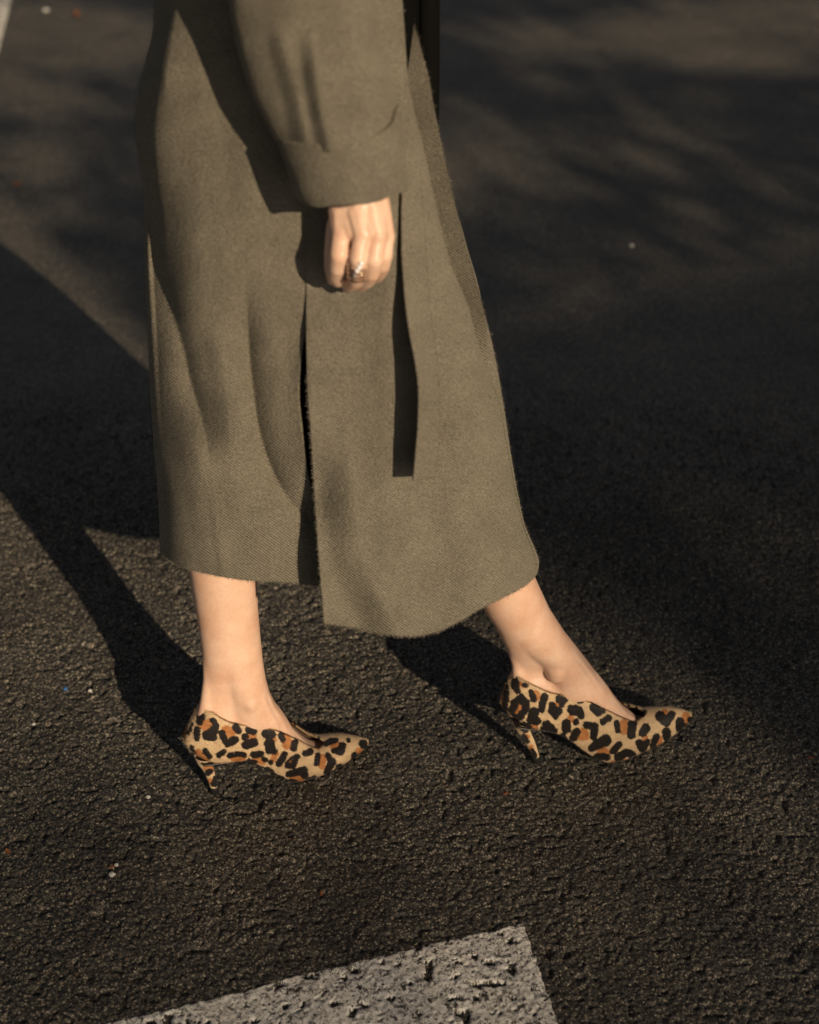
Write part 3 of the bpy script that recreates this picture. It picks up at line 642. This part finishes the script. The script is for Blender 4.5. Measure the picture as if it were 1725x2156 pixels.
footB = [(-.026, .118, .72, .2), (-.014, .135, .84, .25), (.0, .138, .88, .3), (.02, .142, .88, .3), (.045, .140, .88, .3), (.065, .128, .88, .34), (.080, .113, .88, .38), (.092, .097, .88, .42), (.106, .072, .88, .45), (.120, .050, .86, .4), (.132, .034, .84, .3), (.142, .024, .82, .2), (.155, .020, .80, .2), (.180, .019, .7, .1)]
legB = leg_foot(OB, YB_, pairsB, footB, [(443, 1380, 0, .010), (441, 1430, 0, .0085), (436, 1475, 0, .009), (434, 1515, 0, .013)], [(527, 1476, .0200, .0120), (514, 1458, .0135, .0125)], WB_, zbB, [((-.17, -.04, .52), .060), ((-.14, -.04, .86), .080)])
pairsF = [((955, 1170), (1080, 1105), .043, .043, 0), ((990, 1230), (1108, 1170), .041, .041, 0), ((1021, 1288), (1133, 1228), .037, .037, 0), ((1044, 1322), (1157, 1280), .033, .033, 0), ((1065, 1362), (1188, 1328), .026, .031, .12),
          ((1078, 1392), (1215, 1362), .017, .030, .30), ((1083, 1412), (1238, 1392), .0105, .030, .40), ((1086, 1440), (1262, 1424), .0125, .029, .36), ((1092, 1475), (1285, 1452), .017, .027, .25)]
footF = [(-.043, .128, .72, .2), (-.032, .142, .84, .25), (-.018, .150, .88, .3), (.0, .155, .88, .32), (.02, .160, .88, .34), (.045, .158, .88, .36), (.060, .150, .88, .4), (.075, .133, .88, .44), (.090, .110, .88, .46), (.104, .086, .88, .46), (.116, .069, .86, .40), (.128, .056, .84, .30), (.138, .044, .80, .2), (.150, .040, .78, .2), (.175, .043, .66, .1)]
legF = leg_foot(OF, YF_, pairsF, footF, [(1084, 1366, 0, .010), (1091, 1396, 0, .0088), (1093, 1430, 0, .0095), (1098, 1470, 0, .014)], [(1172, 1410, .0175, .0140), (1163, 1388, .0125, .0145)], WF_, zbF, [((.03, .0, .52), .056), ((-.09, .03, .86), .075)])

# ------------------------------------------------------------------ hand
def hp(u, v, y): return tuple(at(u, v, y))
bm = bmesh.new()
pxm = 1 / 2180
def C(*p): sph_chain(bm, [(hp(u, v, y), r * pxm) for u, v, y, r in p], 2)
# palm: metacarpals close together
C((740, 395, -.226, 44), (728, 440, -.234, 38), (722, 490, -.240, 25))
C((755, 395, -.228, 44), (757, 440, -.242, 34), (764, 495, -.252, 21))
C((768, 395, -.228, 42), (782, 440, -.242, 31), (796, 498, -.252, 21))
C((775, 395, -.226, 40), (797, 440, -.238, 27), (815, 496, -.242, 17))
C((740, 440, -.226, 36), (748, 490, -.226, 34), (756, 530, -.224, 30))
C((785, 440, -.226, 30), (788, 500, -.226, 28), (780, 540, -.222, 27))
C((742, 500, -.236, 17), (737, 560, -.234, 15))
C((741, 420, -.236, 36), (744, 486, -.2455, 22))
C((772, 420, -.238, 34), (781, 490, -.2515, 21))
C((792, 430, -.236, 30), (806, 492, -.2455, 18))
# knuckles
for ku, kv, ky, kr in ((724, 491, -.2445, 20), (765, 496, -.2545, 18), (797, 498, -.2545, 18), (817, 495, -.243, 14)): C((ku, kv, ky, kr), (ku, kv + 4, ky, kr * .9))
# fingers: knuckle, middle joint, end joint, tip
C((722, 494, -.243, 24), (718, 512, -.246, 22), (716, 536, -.252, 23), (712, 562, -.247, 20.5), (707, 580, -.236, 17.5), (711, 591, -.226, 15))
C((764, 497, -.253, 21), (759, 518, -.257, 19.5), (755, 546, -.262, 20.5), (753, 572, -.255, 18.5), (748, 591, -.242, 17), (738, 601, -.230, 14.5), (733, 604, -.222, 13.5))
C((797, 499, -.252, 20.5), (792, 520, -.256, 19.5), (788, 546, -.261, 21), (783, 574, -.254, 19), (774, 591, -.242, 16.5), (762, 601, -.230, 14.5))
C((816, 498, -.242, 17), (814, 515, -.246, 15), (812, 538, -.248, 16), (808, 560, -.243, 15), (802, 575, -.233, 13.5), (795, 585, -.223, 12))
# thumb behind
C((722, 430, -.224, 22), (704, 480, -.216, 18), (698, 530, -.212, 16.5), (696, 565, -.210, 14), (700, 590, -.210, 11.5))
# forearm inside the sleeve
sph_chain(bm, [(hp(757, 402, -.230), .020), (hp(720, 300, -.226), .022), (hp(665, 60, -.215), .026), ((-.13, -.18, 1.12), .030), ((-.10, -.18, 1.36), .043)], 2)
hand = remesh(bm, .0013, 5)
# torso, far arm, head
bm = bmesh.new()
sph_chain(bm, [((-.13, -.0, .92), .085), ((-.13, .0, 1.08), .085), ((-.10, .0, 1.30), .095), ((-.05, .0, 1.40), .07), ((-.035, .0, 1.47), .045), ((-.02, .0, 1.54), .046)], 2)
sph_chain(bm, [((-.10, -.17, 1.37), .045), ((-.05, .0, 1.38), .06), ((-.05, .17, 1.37), .045), ((-.12, .20, 1.12), .036), ((-.11, .19, .92), .028), ((-.10, .18, .84), .030)], 2)
sph_chain(bm, [((-.005, .01, 1.625), .088), ((.005, .01, 1.655), .090)], 3); sph_chain(bm, [((.015, .01, 1.60), .066), ((.045, .015, 1.565), .036)], 3)
sph_chain(bm, [((.085, .02, 1.635), .009), ((.102, .022, 1.605), .012)], 2)
sph_chain(bm, [((.0, -.085, 1.62), .015), ((.003, -.082, 1.595), .011)], 2); sph_chain(bm, [((-.02, .10, 1.62), .015), ((-.015, .098, 1.595), .011)], 2)
for i in range(4): sph_chain(bm, [((-.10 + .016 * (i - 1.5), .18, .82), .010), ((-.10 + .017 * (i - 1.5), .18, .775), .008), ((-.10 + .016 * (i - 1.5), .17, .745), .007)], 2)
torso = remesh(bm, .006, 4)
bmj = bmesh.new()
for me in (legB, legF, hand, torso): bmj.from_mesh(me)
bme = bpy.data.meshes.new('body'); bmj.to_mesh(bme); bmj.free()
for me in (legB, legF, hand, torso): bpy.data.meshes.remove(me)
bme.materials.append(M['skin']); bme.polygons.foreach_set('use_smooth', np.ones(len(bme.polygons), bool))
body = bpy.data.objects.new('body', bme); COL.objects.link(body); adopt(body)
def soft(name, chains, voxel, mat, s=8):
    bm = bmesh.new()
    for c in chains: sph_chain(bm, c, 2)
    me = remesh(bm, voxel, s); me.materials.append(mat); me.polygons.foreach_set('use_smooth', np.ones(len(me.polygons), bool))
    me.uv_layers.new(name='UVMap'); co = np.zeros(len(me.vertices) * 3, np.float32); me.vertices.foreach_get('co', co); co = co.reshape(-1, 3)
    li = np.zeros(len(me.loops), np.int32); me.loops.foreach_get('vertex_index', li); me.uv_layers[0].data.foreach_set('uv', co[li][:, [0, 2]].ravel())
    o = bpy.data.objects.new(name, me); COL.objects.link(o); return adopt(o)
zt_ = float(at(600, V0, YC)[2])
soft('coat_bodice', [[((-.165, -.03, zt_ + .03), .112), ((-.10, -.03, zt_ + .03), .108)], [((-.135, -.06, zt_ + .04), .112), ((-.13, .0, zt_ + .04), .112)], [((-.13, -.03, zt_ + .02), .11), ((-.10, -.0, 1.26), .13), ((-.06, .0, 1.36), .115), ((-.05, .0, 1.43), .075)], [((-.10, -.17, 1.38), .065), ((0, .17, 1.38), .065)]], .009, M['wool'])
lt, rt = at(452, V0, SY(V0)), at(770, V0, SY(V0)); mid = (lt + rt) / 2
soft('sleeve', [[(tuple(mid + np.array([-.024, .004, .015])), .052), ((-.14, -.19, 1.22), .052), ((-.10, -.17, 1.38), .066)], [(tuple(mid + np.array([.024, .004, .015])), .052), ((-.115, -.19, 1.22), .050)], [(tuple(mid + np.array([-.024, .004, .015])), .052), (tuple(mid + np.array([.024, .004, .015])), .052)]], .008, M['wool'])
soft('sleeve', [[((-.03, .17, 1.38), .068), ((-.11, .19, 1.15), .062), ((-.11, .19, .93), .052)]], .008, M['wool'])
soft('hair', [[((-.03, .01, 1.66), .098), ((-.06, .01, 1.58), .08), ((-.07, .01, 1.48), .06)], [((.0, .01, 1.70), .075), ((.03, .01, 1.70), .06)]], .008, M['hair'])
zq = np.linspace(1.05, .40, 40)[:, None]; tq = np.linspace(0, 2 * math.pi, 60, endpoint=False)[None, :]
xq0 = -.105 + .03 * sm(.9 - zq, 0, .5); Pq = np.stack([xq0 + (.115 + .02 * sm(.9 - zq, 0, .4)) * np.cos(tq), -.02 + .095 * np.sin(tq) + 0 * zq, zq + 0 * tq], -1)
sk = mesh_np('inner_dark_shell', Pq.reshape(-1, 3), gridf(40, 60, True), M['black']); adopt(sk)  # black shell added inside the coat so the slit gap stays dark
# dark strip seen beyond the coat's front edge
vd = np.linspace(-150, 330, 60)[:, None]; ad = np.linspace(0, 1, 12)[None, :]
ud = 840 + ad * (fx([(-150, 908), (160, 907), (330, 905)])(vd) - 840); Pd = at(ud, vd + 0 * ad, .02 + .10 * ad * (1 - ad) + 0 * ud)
dark_strip = mesh_np('dark_strip', Pd.reshape(-1, 3), gridf(60, 12), M['black'], uv=np.stack([ud, vd + 0 * ad], -1).reshape(-1, 2))
so = dark_strip.modifiers.new('thickness', 'SOLIDIFY'); so.thickness = .02; so.offset = 0; adopt(dark_strip)

# rings on the finger: five thin bands, each with a small stone
rp = [(755, 555, -.2605), (754.3, 562.5, -.2590), (753.6, 570, -.2565), (752.6, 577.5, -.2530)]
ringE = empty('ring', hp(754, 565, -.256)); adopt(ringE)
for i, (u, v, y) in enumerate(rp):
    c = Vector(hp(u, v, y + .001)); R = 21.0 * pxm; bmr = bmesh.new()
    ax = (Vector(hp(753, 574, -.2545)) - Vector(hp(754, 546, -.262))).normalized(); rot = ax.to_track_quat('Z', 'Y').to_matrix().to_4x4()
    a1 = 36; a2 = 8; vs_ = []
    for k in range(a1):
        t = 2 * math.pi * k / a1; rr = R + .0002 * math.sin(5 * t)
        vs_.append([bmr.verts.new(Vector(((rr + .0011 * math.cos(f)) * math.cos(t), (rr + .0011 * math.cos(f)) * math.sin(t), .0010 * math.sin(f)))) for f in [2 * math.pi * j / a2 for j in range(a2)]])
    for k in range(a1):
        for j in range(a2): bmr.faces.new((vs_[k][j], vs_[(k + 1) % a1][j], vs_[(k + 1) % a1][(j + 1) % a2], vs_[k][(j + 1) % a2]))
    me = bpy.data.meshes.new('band'); bmr.transform(Matrix.Translation(c) @ rot); bmr.to_mesh(me); bmr.free(); me.materials.append(M['ringm'])
    o = bpy.data.objects.new('band', me); COL.objects.link(o); o.parent = ringE; o.matrix_parent_inverse = Matrix.Translation(-Vector(ringE.location))
    for du in (0,):
        bmg = bmesh.new(); gp = Vector(hp(u + 6.0 - 3.6 * i, v, y - .0112)); bmesh.ops.create_icosphere(bmg, subdivisions=1, radius=.0025, matrix=Matrix.Translation(gp))
        mg = bpy.data.meshes.new('stone'); bmg.to_mesh(mg); bmg.free(); mg.materials.append(M['gem'])
        g = bpy.data.objects.new('stone', mg); COL.objects.link(g); g.parent = ringE; g.matrix_parent_inverse = Matrix.Translation(-Vector(ringE.location))

# wool fuzz on the coat's edges
def fuzz(parent, Prow, outward, n, lmin=.0012, lmax=.0045):
    Prow = np.asarray(Prow); i = rng.integers(0, len(Prow) - 1, n); t = rng.random(n)[:, None]; b = Prow[i] * (1 - t) + Prow[i + 1] * t + rng.normal(0, .0006, (n, 3))
    d = np.asarray(outward)[None, :] * rng.uniform(.3, 1, n)[:, None] + rng.normal(0, .55, (n, 3)); d /= np.linalg.norm(d, axis=1, keepdims=True)
    L = (lmin + (lmax - lmin) * rng.random(n)**3)[:, None]; s = np.cross(d, FW); s /= (np.linalg.norm(s, axis=1, keepdims=True) + 1e-9); wd = .00013
    V = np.stack([b - s * wd, b + s * wd, b + d * L + rng.normal(0, .0004, (n, 3))], 1).reshape(-1, 3)
    return V
def fuzz_obj(parent, parts):
    V = np.concatenate(parts); n = len(V) // 3
    c = np.repeat(np.array([[.15, .13, .095]]) * rng.uniform(.6, 1.3, (n, 1)), 3, 0)
    o = mesh_np('fuzz', V, np.arange(len(V)).reshape(-1, 3), M['fuzz'], col=c, smooth=False); o['kind'] = 'stuff'; o.parent = parent
nbF = 33
fuzz_obj(front, [fuzz(front, PF[-1], (0, -.3, -1), 1500), fuzz(front, PF[275:, 0], (-1, -.3, 0), 900), fuzz(front, PF[:, -1], (1, -.2, 0), 500, .001, .003)])
fuzz_obj(rear, [fuzz(rear, PR[-1, nbF:], (0, -.3, -1), 1000), fuzz(rear, PR[:, nbF], (-1, -.3, 0), 1300), fuzz(rear, PR[280:, -1], (1, -.3, 0), 400, .001, .003)])
fuzz_obj(wrap, [fuzz(wrap, PW[:, 59], (1, -.3, 0), 1300)])

# ------------------------------------------------------------------ small litter on the asphalt
def bit(name, u, v, r, mat, label, cat, flat=False, group=None):
    p = gnd(u, v); z = float(ground_h(np.array([p[0]]), np.array([p[1]]))[0]) if p[1] < .7 else 0
    bm = bmesh.new(); bmesh.ops.create_icosphere(bm, subdivisions=2, radius=r)
    for q in bm.verts:
        q.co *= random.uniform(.8, 1.15)
        if flat: q.co.z = q.co.z * .14 + .25 * (q.co.x**2) / r; q.co.y *= .42
        else: q.co.z *= .7
    me = bpy.data.meshes.new(name); bm.to_mesh(me); bm.free(); me.materials.append(M[mat])
    o = bpy.data.objects.new(name, me); COL.objects.link(o); o.location = (p[0], p[1], z + r * (.15 if flat else .35)); o.rotation_euler.z = random.uniform(0, 3)
    tag(o, label, cat, group); return o
bit('pebble', 237, 1846, .0042, 'pale', 'white pebble at the lower left below the back shoe', 'pebble')
bit('pebble', 246, 1826, .0028, 'pale', 'small pale pebble just above the white pebble at lower left', 'pebble')
bit('pebble', 312, 1680, .0032, 'pale', 'pale pebble on asphalt left of the back heel tip', 'pebble')
bit('pebble', 72, 1524, .0030, 'pale', 'pale pebble on sunlit asphalt near the left border', 'pebble')
bit('pebble', 190, 1457, .0030, 'pale', 'pale pebble beside the blue chip left of the leg shadow', 'pebble')
bit('plastic_chip', 138, 1451, .0032, 'blue', 'tiny blue chip on sunlit asphalt left of the leg shadow', 'litter')
bit('leaf_scrap', 236, 1828, .0052, 'orange', 'rusty leaf scrap touching the white pebble at lower left', 'leaf', True)
bit('leaf_scrap', 17, 1795, .0060, 'orange', 'rusty leaf scrap at the left border low in the picture', 'leaf', True)
bit('leaf_scrap', 677, 1884, .0050, 'orange', 'rusty leaf scrap above the white stripe in the middle', 'leaf', True)
bit('leaf_scrap', 1065, 1672, .0050, 'orange', 'rusty leaf scrap below the front shoe heel', 'leaf', True)
bit('leaf_scrap', 163, 33, .0240, 'orange', 'blurred orange leaf on far asphalt at the top left', 'leaf', True)
bit('leaf_scrap', 36, 388, .0120, 'orange', 'blurred orange leaf on far asphalt at the left border', 'leaf', True)
bit('leaf_scrap', 1706, 1600, .0045, 'orange', 'rusty leaf scrap at the right border beyond the front toe', 'leaf', True)
bit('pebble', 1330, 518, .0050, 'pale', 'blurred pebble on shaded asphalt right of the coat', 'pebble')
bit('pebble', 97, 23, .0090, 'pale', 'blurred pebble on far asphalt at the top left', 'pebble')
bit('pebble', 660, 1560, .0001, 'pale', 'x', 'pebble') if False else None

# ------------------------------------------------------------------ unseen tree added behind the camera, leaves placed to shade parts of the road
sdir = np.array(SUN_AZ); pdir = np.array([-SUN_AZ[1] * -1, 0.0]); pdir = np.array([SUN_AZ[1], -SUN_AZ[0]])
TE = math.tan(SUN_EL); LT = 20.0
PATCH = [(125, 84, 190, 48, 6.0), (30, 205, 190, 36, 1.6), (30, 330, 200, 70, .85), (-20, 440, 150, 70, .55), (250, 640, 120, 60, .18), (1660, 72, 280, 50, 6.0), (1200, 85, 260, 45, 1.0), (1010, 330, 190, 90, .9), (1360, 290, 170, 100, .4), (1560, 420, 200, 90, .40), (1250, 520, 200, 80, .25), (180, 470, 160, 50, .25)]
def transmit(p, s):
    X = p * pdir[0] + s * sdir[0]; Y = p * pdir[1] + s * sdir[1]
    P = np.stack([X, Y, 0 * X], -1); u, v = proj(P); behind = ((P - CP) @ FW) < .2
    t = .03 + .06 * (v < 700)
    for (cu, cv, ru, rv, k) in PATCH: t = np.maximum(t, np.minimum(1, k * np.exp(-((u - cu) / ru)**2 - ((v - cv) / rv)**2)) * (~behind))
    strip = sm(.30 - p, 0, .08) * sm(p, -1.2 - .4 * sm(s, .5, 1.), -.6 - .0 * s)      # the sunny gap the woman walks through
    left = (p < -.2) & (s > 1.15 + .25 * (p + .4))
    gap = sm(p, -2.6, -2.2) * sm(.215 + .20 * sm(.14 - s, 0, .08) - .05 * sm(s, .6, 1.0) - p, 0, .05) * (.44 + .56 * sm(s, -.22, .30)) * sm(s, -.95, -.80)
    gap = gap * np.where(p < -.5, 1 - sm(s, 1.15, 1.45), 1 - sm(s, 4.4, 4.7))
    front = .44 * sm(s, -.9, -.7) * (1 - sm(s, -.12, .02)) * sm(.46 - p, 0, .3)
    return np.maximum(t, np.maximum(gap, front))
NL = 74000
pp = rng.uniform(-3.2, 3.4, NL); ss = rng.uniform(-3.4, 6.4, NL)
tr_ = transmit(pp, ss); tau = -np.log(np.clip(tr_, .02, .995))
ra = ((pp - .1) / 3.3)**2 + ((ss - 1.5) / 4.9)**2
keep = (rng.random(NL) < tau / 3.9) & (ra < 1 + .1 * np.sin(pp * 5) + .1 * np.cos(ss * 4))
pp = pp[keep]; ss = ss[keep]; nl = len(pp)
dl_ = rng.uniform(-1.3, 1.3, nl)                                   # depth along the sunbeam
hz_ = np.where(ss > 1.15, 7.5 + ss, LT + ss) + dl_ * np.where(ss > 1.15, .5, 1.0); base = np.stack([pp * pdir[0] + ss * sdir[0] - hz_ * sdir[0], pp * pdir[1] + ss * sdir[1] - hz_ * sdir[1], hz_ * TE], -1)
d1 = rng.normal(0, 1, (nl, 3)); d1 /= np.linalg.norm(d1, axis=1, keepdims=True); d2 = np.cross(d1, rng.normal(0, 1, (nl, 3))); d2 /= np.linalg.norm(d2, axis=1, keepdims=True)
# leaves lean towards the light
sunv = -np.array(sd); d1 = d1 - (d1 @ sunv)[:, None] * sunv * .7; d1 /= np.linalg.norm(d1, axis=1, keepdims=True); d2 = np.cross(sunv[None, :] + rng.normal(0, .35, (nl, 3)), d1); d2 /= np.linalg.norm(d2, axis=1, keepdims=True)
sz = rng.uniform(.027, .037, nl)[:, None]
Vl = np.stack([base - d1 * sz, base + d2 * sz * .8, base + d1 * sz * 1.1, base - d2 * sz * .8], 1).reshape(-1, 3)
tree = empty('added_shade_tree', (float(-(LT) * sdir[0]), float(-(LT) * sdir[1]), 0))
tag(tree, 'unseen tree added behind the viewer, leaves placed to shade the road', 'tree')
inv = Matrix.Translation(-Vector(tree.location))
cr = mesh_np('crown', Vl, np.arange(nl * 4).reshape(-1, 4), M['leafm'], smooth=False); cr['kind'] = 'stuff'; cr.parent = tree; cr.matrix_parent_inverse = inv
def limb(name, pts, mat):
    bm = bmesh.new(); rings = []
    for i, (p, r) in enumerate(pts):
        rings.append([(p[0] + r * math.cos(t) * (1 + .08 * math.sin(3 * t + i)), p[1] + r * math.sin(t), p[2]) for t in [2 * math.pi * k / 16 for k in range(16)]])
    bm_rings(bm, rings); me = bpy.data.meshes.new(name); bm.to_mesh(me); bm.free(); me.materials.append(mat)
    o = bpy.data.objects.new(name, me); COL.objects.link(o); o.parent = tree; o.matrix_parent_inverse = inv; return o
tb = np.array(tree.location) + np.array([2.3 * pdir[0], 2.3 * pdir[1], 0]); tree_top = np.array([tb[0], tb[1], 6.6])
limb('trunk', [(tb, .26), (tb + [0, 0, .5], .2), (tb + [.05, 0, 3.4], .17), (tree_top, .14), (tree_top + [.1, .1, 1.2], .09), (tree_top + [.1, .2, 2.6], .04)], M['bark'])
for k, (dp, dz) in enumerate([(.6, 2.2), (-.9, 2.0), (.4, 1.2)]):
    q = tree_top + np.array([dp * pdir[0], dp * pdir[1], dz]); limb('limb', [(tree_top - [0, 0, .3 * k], .08), (tree_top * .5 + q * .5 + [0, 0, .2], .055), (q, .025)], M['bark'])
print('leaves', nl)
